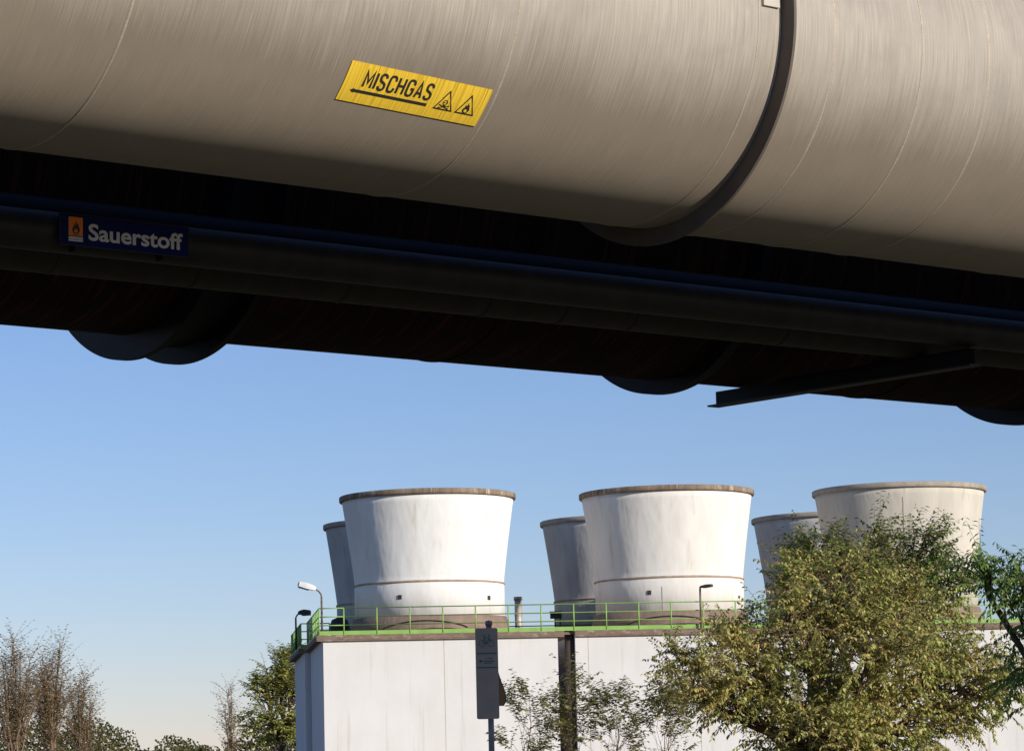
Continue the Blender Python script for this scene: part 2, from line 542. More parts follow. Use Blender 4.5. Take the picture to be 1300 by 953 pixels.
for k in range(8):
    xa, xb = .068 + k * .0565, .068 + (k + 1) * .0565
    mb.poly([(xa, .058), (xb, .058), (xb, .074), (xa, .074)], sf)
mb.build('arrow', M['ink'], sg)
def tri_frame(mb, x, y, wd, h, t):
    out = [(x, y), (x + wd, y), (x + wd / 2, y + h)]
    cxm, cym = x + wd / 2, y + h / 3
    inn = [(cxm + (px - cxm) * t, cym + (py - cym) * t) for px, py in out]
    for i in range(3):
        j = (i + 1) % 3
        mb.poly([out[i], out[j], inn[j], inn[i]], sf)
def flame(x, y, k, sf_, mb, hole=True):
    pts = [(-.5, .35), (-.42, .62), (-.25, .85), (-.28, 1.1), (-.05, .95), (.05, 1.5), (.18, 1.05), (.33, 1.2), (.36, .85), (.5, .6), (.46, .3), (.28, .08), (0, 0), (-.3, .08)]
    ctr = (0, .34)
    inner = []
    for (a, b) in pts:
        dx, dy = a - ctr[0], b - ctr[1]
        l = math.hypot(dx, dy)
        inner.append((ctr[0] + dx / l * .24, ctr[1] + dy / l * .24))
    for i in range(len(pts)):
        j = (i + 1) % len(pts)
        q = [pts[i], pts[j], inner[j], inner[i]]
        mb.poly([(x + a * k, y + b * k) for a, b in q], sf_, True)
for x0, kind in ((.563, 'skull'), (.700, 'flame')):
    mb = MB()
    tri_frame(mb, x0, .055, .122, .114, .80)
    cxm = x0 + .061
    if kind == 'flame':
        flame(cxm, .062, .042, sf, mb)
    else:
        def ring(cx_, cy_, r0, r1, n=14):
            for i in range(n):
                a, b = 2 * PI * i / n, 2 * PI * (i + 1) / n
                mb.poly([(cx_ + r1 * math.cos(a), cy_ + r1 * math.sin(a)), (cx_ + r1 * math.cos(b), cy_ + r1 * math.sin(b)),
                         (cx_ + r0 * math.cos(b), cy_ + r0 * math.sin(b)), (cx_ + r0 * math.cos(a), cy_ + r0 * math.sin(a))], sf)
        ring(cxm, .098, .011, .0155)
        ring(cxm - .005, .098, .0005, .0035, 8); ring(cxm + .005, .098, .0005, .0035, 8)
        mb.poly([(cxm - .007, .078), (cxm + .007, .078), (cxm + .007, .086), (cxm - .007, .086)], sf)
        for sgn in (-1, 1):
            a0, b0, a1, b1 = cxm - sgn * .028, .066, cxm + sgn * .028, .082
            dx, dy = a1 - a0, b1 - b0
            l = math.hypot(dx, dy); nx_, ny_ = -dy / l * .0025, dx / l * .0025
            mb.poly([(a0 - nx_, b0 - ny_), (a1 - nx_, b1 - ny_), (a1 + nx_, b1 + ny_), (a0 + nx_, b0 + ny_)], sf, sgn < 0)
            ring(a0, b0, .0005, .0045, 8); ring(a1, b1, .0005, .0045, 8)
    mb.build('warning_triangle', M['ink'], sg)

# the other pipes of the bridge
def pipe(name, label, q, h, r, m_, n=96):
    t = thing(name, label, 'pipe', bridge(S_REF, q, h), A)
    MB().xtube(S0_ - S_REF, S1_ - S_REF, r, n=n, step=1.0).build('pipe_shell', m_, t)
    return t
QD, HD = 15.5, 3.715
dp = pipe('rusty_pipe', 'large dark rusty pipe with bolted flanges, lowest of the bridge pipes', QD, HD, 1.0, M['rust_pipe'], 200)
def flange(s, th, r, parent=dp, base=.985, bolts=28, m_=M['black_steel']):
    mb = MB().xring(s - S_REF, s - S_REF + th, base, r, n=160)
    return mb.build('flange', m_, parent)
flange(9.80, .05, 1.155); flange(10.17, .05, 1.155)
MB().xtube(9.85 - S_REF, 10.17 - S_REF, 1.05, n=160, step=.1).build('expansion_joint', M['black_steel'], dp)
flange(14.12, .09, 1.10); flange(17.86, .09, 1.112)
for s in (6.0, 8.35, 12.2, 16.2):
    MB().xring(s - S_REF, s - S_REF + .012, .995, 1.006, n=160).build('weld_seam', M['rust_pipe'], dp)

QA = 13.35
pa = pipe('oxygen_pipe', 'slim dark pipe carrying the blue Sauerstoff sign under the big pipe', QA, QA * math.tan(R(11.97)), .105, M['small_pipe_dark'])
QC = 13.82
pc = pipe('clamped_pipe', 'slim brown pipe with narrow joint bands just below the Sauerstoff pipe', QC, QC * math.tan(R(11.06)) + .138, .135, M['small_pipe'])
QB = 14.1
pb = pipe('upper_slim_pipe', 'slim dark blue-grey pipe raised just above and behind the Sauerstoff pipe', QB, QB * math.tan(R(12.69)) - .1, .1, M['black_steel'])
nvec = Vector((-math.sin(A), math.cos(A), 0)); dvec = Vector((math.cos(A), math.sin(A), 0))
def s_of(u, v, q):
    d = fw + (u - CX) / F * ri - (v - CY) / F * upv
    return d.dot(dvec) * q / d.dot(nvec)
for (u, v) in ((60, 337), (238, 352), (428, 373), (608, 389), (704, 402), (794, 415), (985, 436)):
    s = s_of(u, v, QC)
    MB().xring(s - S_REF, s - S_REF + .022, .13, .139, n=64).build('joint_band', M['small_pipe'], pc)

# cross beam under the pipes
SB = 14.89; BZ0, BZ1 = 2.593, 2.713
bm_ = thing('cross_beam', 'dark steel I-beam crossing under the pipes with its end in the sky', 'beam', bridge(SB, 14.0, BZ0), A)
QN, QF = 13.28, 15.8
ln = QF - QN; cy = (QN + QF) / 2 - 14.0
MB().box((0, cy, .006), (.11, ln, .012)).build('bottom_flange', M['small_pipe_dark'], bm_)
MB().box((0, cy + -.02, .06), (.012, ln - .04, .096)).build('web', M['black_steel'], bm_)
MB().box((0, cy - .35, .112), (.11, ln - .7, .008)).build('top_flange', M['black_steel'], bm_)
sd = thing('pipe_stand', 'short steel stand lifting the upper slim pipe off the cross beam', 'bracket', bridge(SB, QB, BZ1 + .003), A)
hb = QB * math.tan(R(12.69)) - .2 - BZ1 - .003
mb = MB(); mb.box((0, 0, .008), (.12, .12, .012)); mb.box((0, 0, hb / 2), (.05, .05, hb)); mb.build('post', M['black_steel'], sd)

# blue oxygen sign
so_ = thing('oxygen_sign', 'blue Sauerstoff sign with orange flame symbol on the slim pipe', 'sign', bridge(7.925, 13.215, 2.742), A)
SW, SH = .785, .168
MB().box((SW / 2, .004, SH / 2), (SW, .008, SH)).build('sign_plate', M['blue_sign'], so_)
mb = MB()
for c, d in (((SW / 2, -.002, SH - .003), (SW, .003, .004)), ((SW / 2, -.002, .003), (SW, .003, .004)), ((.003, -.002, SH / 2), (.004, .003, SH - .008)), ((SW - .003, -.002, SH / 2), (.004, .003, SH - .008))):
    mb.box(c, d)
mb.build('border', M['small_pipe'], so_)
def of(x, y): return Vector((x, -.004, y))
def of2(x, y): return Vector((x, -.007, y))
mb = MB()
add_text(mb, 'Sauerstoff', .118, .8, (.170, .040), of, width=.575, off=.0028)
mb.build('lettering', M['sign_white'], so_)
mb = MB(); mb.poly([(.052, .052), (.136, .052), (.136, .15), (.052, .15)], of)
pic = mb.build('hazard_symbol', M['orange'], so_)
mb = MB(); flame(.094, .062, .046, of2, mb)
mb.poly([(.072, .057), (.116, .057), (.116, .060), (.072, .060)], of2)
mb.build('flame_mark', M['ink'], pic)
mb = MB(); mb.poly([(.052, .024), (.136, .024), (.136, .047), (.052, .047)], of)
cap = mb.build('caption_strip', M['sign_white'], so_)
mb = MB(); add_text(mb, 'Brandfördernd', .014, .8, (.056, .030), of2, width=.074); mb.build('lettering', M['ink'], cap)
for x in (.10, .63):
    mb = MB(); mb.box((x, .02, -.012), (.022, .05, .024)); mb.box((x, .05, .0), (.022, .02, .05)); mb.build('bracket', M['black_steel'], so_)

# ------------------------------------------------------------------ cooling cells
TH = R(6.5)
P0 = at(411, 864, 128.0); P0.z = 0
U = Vector((math.cos(TH), math.sin(TH), 0)); V = Vector((-math.sin(TH), math.cos(TH), 0))
def loc(u, v, z=0): return P0 + U * u + V * v + Vector((0, 0, z))
ZW, ZS = 7.58, 7.76
cellw, pitchw = 10.2, 10.7
cname = [['leftmost', 'middle', 'right-hand'], ['leftmost', 'middle', 'right-hand']]
for row in (0, 1):
    for i in range(3):
        v0, dl = (0, 11.6) if row == 0 else (11.9, 11.6)
        u0 = i * pitchw - (.26 if (row and i == 0) else 0)
        wd = cellw + (.26 if (row and i == 0) else 0)
        lab = (('white walled cell building under the leftmost front tower', 'white walled cell building under the middle front tower', 'white walled cell building behind the yellowing tree') if row == 0 else
               ('shaded white rear cell building showing beyond the left corner', 'rear cell building hidden behind the middle front building', 'rear cell building behind the right front building'))[i]
        b = thing('cooling_cell_building', lab, 'building', loc(u0, v0), TH, 'cell buildings under the cooling towers')
        MB().box(((wd - .25) / 2, dl / 2, ZW / 2), (wd - .25, dl, ZW)).build('wall', M['wall'], b)
        if row == 0:
            for x in ((5.1,), (.55, 5.3), (5.2,))[i]:
                MB().box((x, -.002, ZW / 2), (.018, .006, ZW - .1)).build('joint', M['band'], b)
        o = .28
        xl, xr = -o if i == 0 else -.02, wd + (.02 if i < 2 else o)
        yf = -o * .6 if row == 0 else -.02
        mb = MB(); mb.box(((xl + xr) / 2, (yf + dl) / 2, (ZW + ZS) / 2), (xr - xl, dl - yf, ZS - ZW))
        mb.box(((xl + xr) / 2, yf + .045, ZW - .03), (xr - xl, .05, .06))
        mb.build('roof_slab', M['slab'], b)
# dark recess between the first two cells with its round column
for i in (0, 1):
    u = cellw + i * pitchw
    t = thing('drain_column', ('round brown column in the dark slot between the two white walls', 'round brown column in the wall slot behind the yellowing tree')[i], 'column', loc(u + .30, .42), TH, 'columns in the slots between cell walls')
    mb = MB(); mb.lathe([(.0, 0), (.20, 0), (.20, ZW + .02), (.0, ZW + .02)], n=24); mb.build('column', M['column'], t)
    t2 = thing('slot_bridge', ('dark concrete bridge piece closing the roof slot above the brown column', 'dark concrete bridge piece closing the roof slot behind the tree')[i], 'slab', loc(u + .25, .3, ZW + .03), TH, 'bridge pieces over the wall slots')
    MB().box((0, .2, .06), (.44, .9, .11)).build('slab', M['slab'], t2)

# towers
ROFF = ZS
def tower(u, v, label, mt, rimm, k=1.0, holes=(), cracks=0, joints=()):
    t = thing('cooling_tower', label, 'cooling tower', loc(u, v, ROFF), TH, 'flared cooling towers on the cell roofs')
    zb, zr, zk = 8.44 + EYE.z - ZS, 12.40 + EYE.z - ZS, .92
    rb, rr = 3.29, 3.80
    n = 128
    prof = [(rb + .02, zk), (rb + .02, zb - .05), (rb, zb)]
    for i in range(1, 13):
        f = i / 12
        prof.append((rb + (rr - rb) * (f ** 1.12), zb + (zr - .22 - zb) * f))
    inner = [(r - .14, z) for r, z in prof[::-1]]
    mb = MB(); mb.lathe(prof + inner, n=n, closed=True)
    mb.build('shell', mt, t)
    mb = MB(); mb.lathe([(rr - .15, zr - .24), (rr + .09, zr - .24), (rr + .12, zr - .2), (rr + .12, zr - .02), (rr + .09, zr), (rr - .15, zr)], n=n, closed=True)
    mb.build('rim', rimm, t)
    mb = MB(); mb.lathe([(rb - .02, zb - .05), (rb + .055, zb - .04), (rb + .055, zb + .03), (rb - .0, zb + .05)], n=n, closed=True)
    mb.build('band', M['band'], t)
    mb = MB(); mb.lathe([(rb + .33, .0), (rb + .10, zk), (rb - .05, zk + .01), (rb - .2, .9), (rb - .2, 0)], n=n, closed=True)
    mb.build('skirt', M['skirt'], t)
    for (a, z) in holes:
        aa = -PI / 2 + R(a)
        mb = MB(); mb.box((math.cos(aa) * (rb + .03), math.sin(aa) * (rb + .03), z), (.06, .16, .18), Matrix.Rotation(aa, 3, 'Z'))
        mb.build('vent_hole', M['soot'], t)
    for (a, f0, f1) in joints:
        aa = -PI / 2 + R(a); mb = MB(); k = 10
        for i in range(k + 1):
            z = zk + (zr - .25 - zk) * (f0 + (f1 - f0) * i / k)
            rad = (rb + .02 if z < zb else rb + (rr - rb) * (((z - zb) / (zr - .22 - zb)) ** 1.12)) + .006
            for da in (-.0045, .0045):
                wob = .0015 * math.sin(i * 2.3)
                mb.v.append((rad * math.cos(aa + da + wob), rad * math.sin(aa + da + wob), z))
        for i in range(k): mb.face((2 * i, 2 * i + 1, 2 * i + 3, 2 * i + 2))
        mb.build('joint', M['skirt'], t)
    # hose lying round the skirt
    if cracks:
        pts = []
        for i in range(26):
            aa = -PI / 2 + R(-40 + 62 * i / 25)
            f = .35 + .35 * math.sin(i / 25 * PI) ** .7
            pts.append((math.cos(aa) * (rb + .33 - .22 * f + .05), math.sin(aa) * (rb + .33 - .22 * f + .05), zk * f + .03))
        MB().tube(pts, .022, 6).build('hose', M['soot'], t)
    return t
TL = ['bright white flared tower at far left in front of the railing', 'cream stained white flared tower in the middle of the front row', 'beige bare concrete tower behind the top of the yellowing tree']
tower(5.0, 5.5, TL[0], M['white_tower'], M['rim'], holes=((-27.5, 1.72), (46, 1.66)), cracks=1)
tower(15.72, 5.5, TL[1], M['cream_tower'], M['rim'], holes=((-24.5, 1.72),), joints=((-15, 0, .2),), cracks=1)
tower(26.35, 5.5, TL[2], M['grey_tower'], M['rim_grey'], joints=((-11.5, .45, .92),))
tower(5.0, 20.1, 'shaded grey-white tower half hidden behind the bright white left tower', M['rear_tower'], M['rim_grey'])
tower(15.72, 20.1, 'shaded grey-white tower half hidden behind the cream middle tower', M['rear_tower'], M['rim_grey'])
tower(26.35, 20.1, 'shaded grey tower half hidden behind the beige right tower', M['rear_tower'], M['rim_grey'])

# railings
def railing(name, label, pts, m_, z=ZS, h=1.14, sp=1.42, toe=.17, rails=(1.14, .78, .42), group='railings along the cell roofs', thick=.024):
    org = loc(pts[0][0], pts[0][1], z)
    t = thing(name, label, 'railing', org, TH, group)
    P = [Vector((u - pts[0][0], v - pts[0][1], 0)) for u, v in pts]
    for zz in rails:
        mb = MB()
        for i in range(len(P) - 1):
            mb.tube([P[i] + Vector((0, 0, zz)), P[i + 1] + Vector((0, 0, zz))], thick, 8)
        mb.build('rail', m_, t)
    if toe:
        mb = MB()
        for i in range(len(P) - 1):
            d = P[i + 1] - P[i]; a = math.atan2(d.y, d.x)
            mb.box((P[i] + P[i + 1]) / 2 + Vector((0, 0, toe / 2 + .012)), (d.length - .02, .012, toe), Matrix.Rotation(a, 3, 'Z'))
        mb.build('toe_board', m_, t)
    post = None
    for i in range(len(P) - 1):
        d = P[i + 1] - P[i]
        k = max(1, round(d.length / sp))
        for j in range(k + (1 if i == len(P) - 2 else 0)):
            p = P[i] + d * (j / k)
            if post is None:
                mb = MB(); mb.tube([(0, 0, .0), (0, 0, h)], thick * 1.25, 8); mb.box((0, 0, .006), (.12, .12, .012))
                post = mb.build('post', m_, t, p)
            else:
                c = post.copy(); COL.objects.link(c); c.parent = t; c.location = p
e_ = .16
railing('green_railing', 'long bright green railing along the front roof edge and left corner', [(-e_, 11.3), (-e_, -.08), (.88, -.08), (31.6, -.08)], M['green'], sp=1.39)
railing('green_railing', 'short green railing on the shaded rear roof left of the corner', [(-e_ - .26, 23.2), (-e_ - .26, 12.1), (.9, 12.1)], M['green'])
railing('dark_railing', 'thin dark teal railing seen in the gap behind the front towers', [(-.1, 11.75), (31.6, 11.75)], M['dark_rail'], toe=.0, sp=2.4, rails=(.82, .52, .26), h=.84, group=None)

# lamps on the roof edge
def lamp(label, u, v, hgt, ang, ma, mh, arm=.85, tilt=18, head=.72, fat=1.0):
    t = thing('roof_lamp', label, 'lamp', loc(u, v, ZS), ang, 'lamps on the cell roof edge')
    pts = [(0, 0, 0), (0, 0, hgt * .82)]
    for i in range(1, 7):
        a = R(90 * i / 6) * .75
        pts.append((arm * .62 * (1 - math.cos(a)), 0, hgt * .82 + arm * .5 * math.sin(a)))
    MB().tube(pts, [.05, .042] + [.034] * 6, 10).build('pole', ma, t)
    e = Vector(pts[-1]); ti = R(tilt)
    rot = Matrix.Rotation(-ti, 3, 'Y')
    mb = MB()
    # tapered housing
    hx = head
    secs = [(0, .08, .09), (.12, .15, .14), (hx * .6, .19, .17), (hx, .17, .13)]
    rings = []
    for x, wy, wz in secs:
        b = len(mb.v)
        for (yy, zz) in ((-1, -.5), (1, -.5), (1, .3), (.6, 1), (-.6, 1), (-1, .3)):
            mb.v.append(tuple(e + rot @ Vector((x - .05, yy * wy * fat, zz * wz * fat))))
        rings.append(b)
    for i in range(3):
        for k in range(6):
            k2 = (k + 1) % 6
            mb.face((rings[i] + k, rings[i] + k2, rings[i + 1] + k2, rings[i + 1] + k))
    mb.face([rings[0] + k for k in range(6)][::-1]); mb.face([rings[3] + k for k in range(6)])
    hd = mb.build('lamp_head', mh, t, fix=True)
    mb = MB(); mb.box(e + rot @ Vector((hx * .62, 0, -.09 * fat)), (hx * .62, .3 * fat, .06 * fat), rot); mb.box(e + rot @ Vector((hx - .035, 0, .03 * fat)), (.03, .27 * fat, .15 * fat), rot); mb.build('lamp_glass', M['lamp_glass'], hd)
    return t
lamp('white headed lamp on a bent brown pole at the left roof corner', -.02, .35, 2.0, PI + R(10), M['lamp_brown'], M['lamp_head'], arm=.75, tilt=16, head=.75)
lamp('dark lamp on the shaded rear roof left of the corner railing', -.6, 13.2, 1.75, PI + R(160), M['soot'], M['soot'], arm=.5, tilt=2, head=.55)
lamp('rusty brown lamp in front of the cream middle tower', 16.1, -.25, 2.05, R(-50), M['lamp_brown'], M['lamp_brown'], arm=.12, tilt=3, head=.72, fat=.5)

# rooftop bits
t = thing('steel_stack', 'slim banded metal stack standing between the left and middle towers', 'chimney', loc(10.3, 17.5, ZS), TH)
mb = MB(); mb.lathe([(0, 0), (.18, 0), (.18, 2.35), (.0, 2.35)], n=24); mb.build('stack_tube', M['stack'], t)
for z in (.8, 1.6):
    MB().lathe([(.18, z), (.2, z), (.2, z + .05), (.18, z + .05)], n=24, closed=True).build('band', M['stack'], t)
MB().lathe([(.15, 2.35), (.215, 2.35), (.215, 2.52), (.15, 2.52)], n=24, closed=True).build('stack_cap', M['stack'], t)
t = thing('switch_box', 'dark louvred switch box on thin posts left of the middle rear tower', 'cabinet', loc(11.7, 14.2, ZS), TH)
mb = MB(); mb.box((0, 0, 1.42), (.52, .3, .30)); mb.box((0, 0, 1.59), (.58, .36, .03))
mb.build('box', M['soot'], t)
for x in (-.05, .2): MB().tube([(x, 0, 0), (x, 0, 1.3)], .03, 8).build('leg', M['soot'], t)
t = thing('control_cabinet', 'low dark cabinet row behind the railing near the wall slot', 'cabinet', loc(11.6, 9.9, ZS), TH)
mb = MB()
for k in range(4): mb.box((k * .24, 0, .42), (.2, .3, .5))
mb.box((.36, .0, .08), (1.0, .34, .16)); mb.build('casing', M['soot'], t)
t = thing('fan_motor', 'black rounded fan motor housing at the left foot of the white tower', 'motor', loc(1.2, 8.9, ZS), TH)
mb = MB(); mb.lathe([(0, .05), (.34, .05), (.46, .3), (.46, .85), (.36, 1.12), (.14, 1.22), (0, 1.22)], n=24); mb.build('housing', M['soot'], t)
mb = MB(); mb.box((0, 0, .03), (1.0, .7, .06)); mb.build('base_plate', M['slab'], t)
MB().tube([(.4, 0, .5), (.9, .1, .5), (1.3, .2, .3)], .09, 12).build('duct', M['soot'], t)
t = thing('valve_body', 'small pale domed vent on the roof by the left corner lamp', 'vent', loc(.35, 3.2, ZS), TH)
mb = MB(); mb.lathe([(0, 0), (.16, 0), (.16, .18), (.12, .3), (0, .34)], n=20); mb.build('dome', M['lamp_head'], t)

# ------------------------------------------------------------------ cycle route sign
YS = 31.0
pt = at(617.5, 797, YS)
base = at(618.5, 864, YS)
wS = 28.5 / F * YS
t = thing('cycle_sign', 'narrow grey sign with teal bicycle and arrow on a pole before the white wall', 'sign', (base.x, base.y, 0), R(5))
hS = .92
zt = pt.z
def rrect(x0, x1, z0, z1, r, n=5):
    out = []
    for cx_, cz_, a0 in ((x1 - r, z1 - r, 0), (x0 + r, z1 - r, 90), (x0 + r, z0 + r, 180), (x1 - r, z0 + r, 270)):
        for k in range(n + 1):
            a = R(a0 + 90 * k / n); out.append((cx_ + r * math.cos(a), cz_ + r * math.sin(a)))
    return out
def plate(outline, y0, y1):
    mb = MB(); n = len(outline)
    for y in (y0, y1):
        for x, z in outline: mb.v.append((x, y, z))
    mb.face(range(n)); mb.face([n + i for i in range(n)][::-1])
    for i in range(n):
        j = (i + 1) % n; mb.face((i, n + i, n + j, j))
    return mb
wh = wS / 2
plate(rrect(-wh, wh, zt - hS, zt, .02), -.03, -.024).build('sign_plate', M['bike_panel'], t, fix=True)
g = MB()
def cf(x, z): return Vector((x, -.0335, z))
def circ(cx_, cz_, r, th, n=20):
    for i in range(n):
        a, b = 2 * PI * i / n, 2 * PI * (i + 1) / n
        g.poly([(cx_ + (r - th) * math.cos(a), cz_ + (r - th) * math.sin(a)), (cx_ + r * math.cos(a), cz_ + r * math.sin(a)), (cx_ + r * math.cos(b), cz_ + r * math.sin(b)), (cx_ + (r - th) * math.cos(b), cz_ + (r - th) * math.sin(b))], cf)
def seg(a, b, th=.006):
    d = Vector((b[0] - a[0], b[1] - a[1])); d.normalize(); nx_, nz_ = -d.y * th / 2, d.x * th / 2
    g.poly([(a[0] + nx_, a[1] + nz_), (a[0] - nx_, a[1] - nz_), (b[0] - nx_, b[1] - nz_), (b[0] + nx_, b[1] + nz_)], cf)
zc = zt - .155
circ(-.045, zc, .036, .006); circ(.045, zc, .036, .006)
seg((-.045, zc), (-.02, zc + .055)); seg((-.02, zc + .055), (.03, zc + .055)); seg((.03, zc + .055), (.045, zc)); seg((-.02, zc + .05), (.0, zc)); seg((.0, zc), (.03, zc + .055)); seg((.0, zc), (-.045, zc))
seg((.03, zc + .055), (.026, zc + .08)); seg((.012, zc + .082), (.04, zc + .08)); seg((-.02, zc + .055), (-.025, zc + .075)); seg((-.04, zc + .076), (-.012, zc + .076), .008)
g.build('bicycle_symbol', M['bike_green'], t)
g = MB()
for z in (.262, .405): g.poly([(-wh + .012, zt - z), (wh - .012, zt - z), (wh - .012, zt - z + .011), (-wh + .012, zt - z + .011)], cf)
g.build('dividing_line', M['bike_green'], t)
g = MB()
zc = zt - .335
g.poly([(-.085, zc), (-.06, zc - .018), (-.06, zc + .018)], cf); g.poly([(-.06, zc - .007), (-.043, zc - .007), (-.043, zc + .007), (-.06, zc + .007)], cf)
g.build('arrow', M['bike_green'], t)
g = MB()
circ(-.005, zc + .028, .008, .004, 8); circ(.02, zc + .028, .008, .004, 8); seg((-.03, zc + .0), (.075, zc + .0), .01); seg((-.03, zc - .02), (.06, zc - .02), .008); seg((.035, zc + .028), (.06, zc + .028), .012)
g.build('small_print', M['bike_green'], t)
mb = MB(); mb.tube([(.03, .01, 0), (.03, .01, zt + .045)], .030, 16); pl = mb.build('pole', M['pole'], t)
MB().lathe([(0, .0), (.037, .0), (.037, .04), (.0, .052)], n=16, c=(.03, .01, zt + .03)).build('pole_cap', M['pole'], t)
for z in (.02, .6):
    MB().box((.005, -.008, zt - z), (.10, .03, .03)).build('clamp', M['soot'], t)
t = thing('flared_sign', 'second brown sign plate with curved edge peeking out behind the bicycle sign', 'sign', (base.x, base.y, 0), R(2))
q = YS / F
prof = [(13.0, 46), (13.8, 54), (16, 62), (18, 68), (21, 76), (23, 84), (23.5, 92), (20, 98), (-8, 98), (-10, 60), (-6, 46)]
out = [(x * q, zt - y * q) for x, y in prof]
plate(out, .05, .056).build('sign_plate', M['sign_back'], t, fix=True)
MB().tube([(x * q, .05, zt - y * q) for x, y in prof[:8]], .005, 6).build('edge', M['bike_green'], t)

# ------------------------------------------------------------------ vegetation
rnd = random.Random(11)
def rdir(r=rnd):
    while True:
        v = Vector((r.uniform(-1, 1), r.uniform(-1, 1), r.uniform(-1, 1)))
        if .05 < v.length < 1: return v.normalized()
def leaf(mb, p, d, up, L, W):
    side = d.cross(up)
    if side.length < 1e-4: side = d.orthogonal()
    side.normalize()
    nn = side.cross(d)
    b = len(mb.v)
    mid = p + d * L * .45
    mb.v += [tuple(p), tuple(mid + side * W * .5 + nn * W * .12), tuple(p + d * L - nn * L * .12), tuple(mid - side * W * .5 + nn * W * .12)]
    mb.face((b, b + 1, b + 2, b + 3), None, True)
def spray(mb, tw, p, d, length, nl, L, W, droop=.5, tr=.004, r=rnd, pinn=True):
    """a twig with leaflets along it"""
    pts = [p]
    cur = p.copy(); dd = d.copy()
    k = 5
    for i in range(k):
        dd = (dd + Vector((0, 0, -droop * .16)) + rdir(r) * .12).normalized()
        cur = cur + dd * length / k
        pts.append(cur.copy())
    tw.tube(pts, [tr * (1 - .15 * i) for i in range(k + 1)], 3, cap=False)
    for i in range(nl):
        f = (i + .6) / nl
        x = f * k
        a = int(min(k - 1, x)); q = pts[a].lerp(pts[a + 1], x - a)
        ax = (pts[a + 1] - pts[a]).normalized()
        sd_ = ax.cross(Vector((0, 0, 1)))
        if sd_.length < .05: sd_ = ax.orthogonal()
        sd_.normalize()
        s_ = 1 if i % 2 else -1
        ld = (sd_ * s_ * .9 + ax * .45 + Vector((0, 0, -droop * r.uniform(.3, 1.5))) + rdir(r) * .35).normalized()
        leaf(mb, q, ld, (Vector((0, 0, 1)) + rdir(r) * .5).normalized(), L * r.uniform(.7, 1.2), W * r.uniform(.75, 1.2))
def curve(p, q, sag, n=5, r=rnd, wob=.06):
    out = []
    l = (q - p).length
    for i in range(n + 1):
        f = i / n
        x = p.lerp(q, f) + Vector((0, 0, sag * l * math.sin(f * PI)))
        if 0 < i < n: x += rdir(r) * wob * l
        out.append(x)
    return out
def tree(name, label, base, lobes, leafm, barkm, nbr, ntw, nl, L, W, tlen=.5, droop=.5, tr=.12, cat='tree', group=None, seed=1, upb=.35, twr=.004, fill=.5, part='crown'):
    """lobes: (centre, (rx, ry, rz)); branches reach the lobes, sprays of leaves grow on them"""
    r = random.Random(seed)
    base = Vector(base)
    t = thing(name, label, cat, base, 0, group)
    cr, tk = MB(), MB()
    zc = sum(c.z for c, _ in lobes) / len(lobes)
    top = Vector((sum(c.x for c, _ in lobes) / len(lobes), sum(c.y for c, _ in lobes) / len(lobes), zc)) - base
    fork = top * .45
    tk.tube(curve(Vector((0, 0, 0)), fork, 0, 5, r, .02), [tr, tr * .9, tr * .84, tr * .78, tr * .74, tr * .7], 9)
    for c, (rx, ry, rz) in lobes:
        c = Vector(c) - base
        lim = curve(fork, c, .05, 5, r, .05)
        tk.tube(lim, [tr * .55 * (1 - .13 * i) for i in range(6)], 7)
        nb = max(3, int(nbr * rx))
        for _ in range(nb):
            d = rdir(r); d.z = d.z * .9 + .15
            k = r.uniform(.75, 1.08)
            tip = c + Vector((d.x * rx, d.y * ry, d.z * rz)) * k
            st = lim[r.randint(2, 5)]
            br = curve(st, tip, .06, 5, r, .05)
            tk.tube(br, [tr * .2 * (1 - .15 * i) for i in range(6)], 4, cap=False)
            for j in range(ntw):
                f = fill + (1 - fill) * r.random() ** .7
                x = f * 5; a = int(min(4, x)); q = br[a].lerp(br[a + 1], x - a)
                ax = (br[a + 1] - br[a]).normalized()
                dd = (ax * .7 + rdir(r) * .9 + Vector((0, 0, upb))).normalized()
                spray(cr, tk, q, dd, tlen * r.uniform(.6, 1.3), nl, L, W, droop, twr, r)
    tk.build('trunk', barkm, t)
    cr.build(part, leafm, t)
    return t
def lb(u, v, Y, rx, rz, ry=None):
    """lobe centred on a photo pixel at distance Y; radii in pixels"""
    k = Y / F
    return (at(u, v, Y), (rx * k, (ry if ry else rx) * k, rz * k))

# big yellowing tree on the right
Y1 = 46.0
lobes = [lb(1030, 800, Y1, 78, 72), lb(935, 858, Y1 - .5, 62, 48), lb(1065, 755, Y1 + .5, 72, 62), lb(1120, 830, Y1 - .8, 90, 66),
         lb(1003, 745, Y1 + .3, 26, 34), lb(1215, 845, Y1 + .6, 68, 52), lb(880, 872, Y1 - .6, 44, 34), lb(1160, 775, Y1 + .3, 55, 48),
         lb(985, 900, Y1, 90, 50), lb(1130, 925, Y1, 100, 55), lb(1040, 935, Y1 - .8, 90, 50), lb(1262, 880, Y1, 66, 46), lb(918, 806, Y1, 20, 14), lb(860, 838, Y1, 16, 14)]
b1 = at(1040, 864, Y1)
tree('yellowing_tree', 'broad tree with yellow-green drooping leaves covering the right cell building', (b1.x, b1.y, 0), lobes, M['leaf_yellow'], M['bark_red'],
     38, 9, 16, .082, .038, tlen=.46, droop=.75, tr=.10, seed=3, fill=.45)
Y2 = 50.0
lobes = [lb(1090, 700, Y2, 48, 38), lb(1045, 715, Y2, 35, 30), lb(1170, 697, Y2, 40, 28), lb(1195, 735, Y2, 45, 42), lb(1120, 740, Y2, 60, 40), lb(1010, 705, Y2, 22, 22)]
b2 = at(1120, 864, Y2)
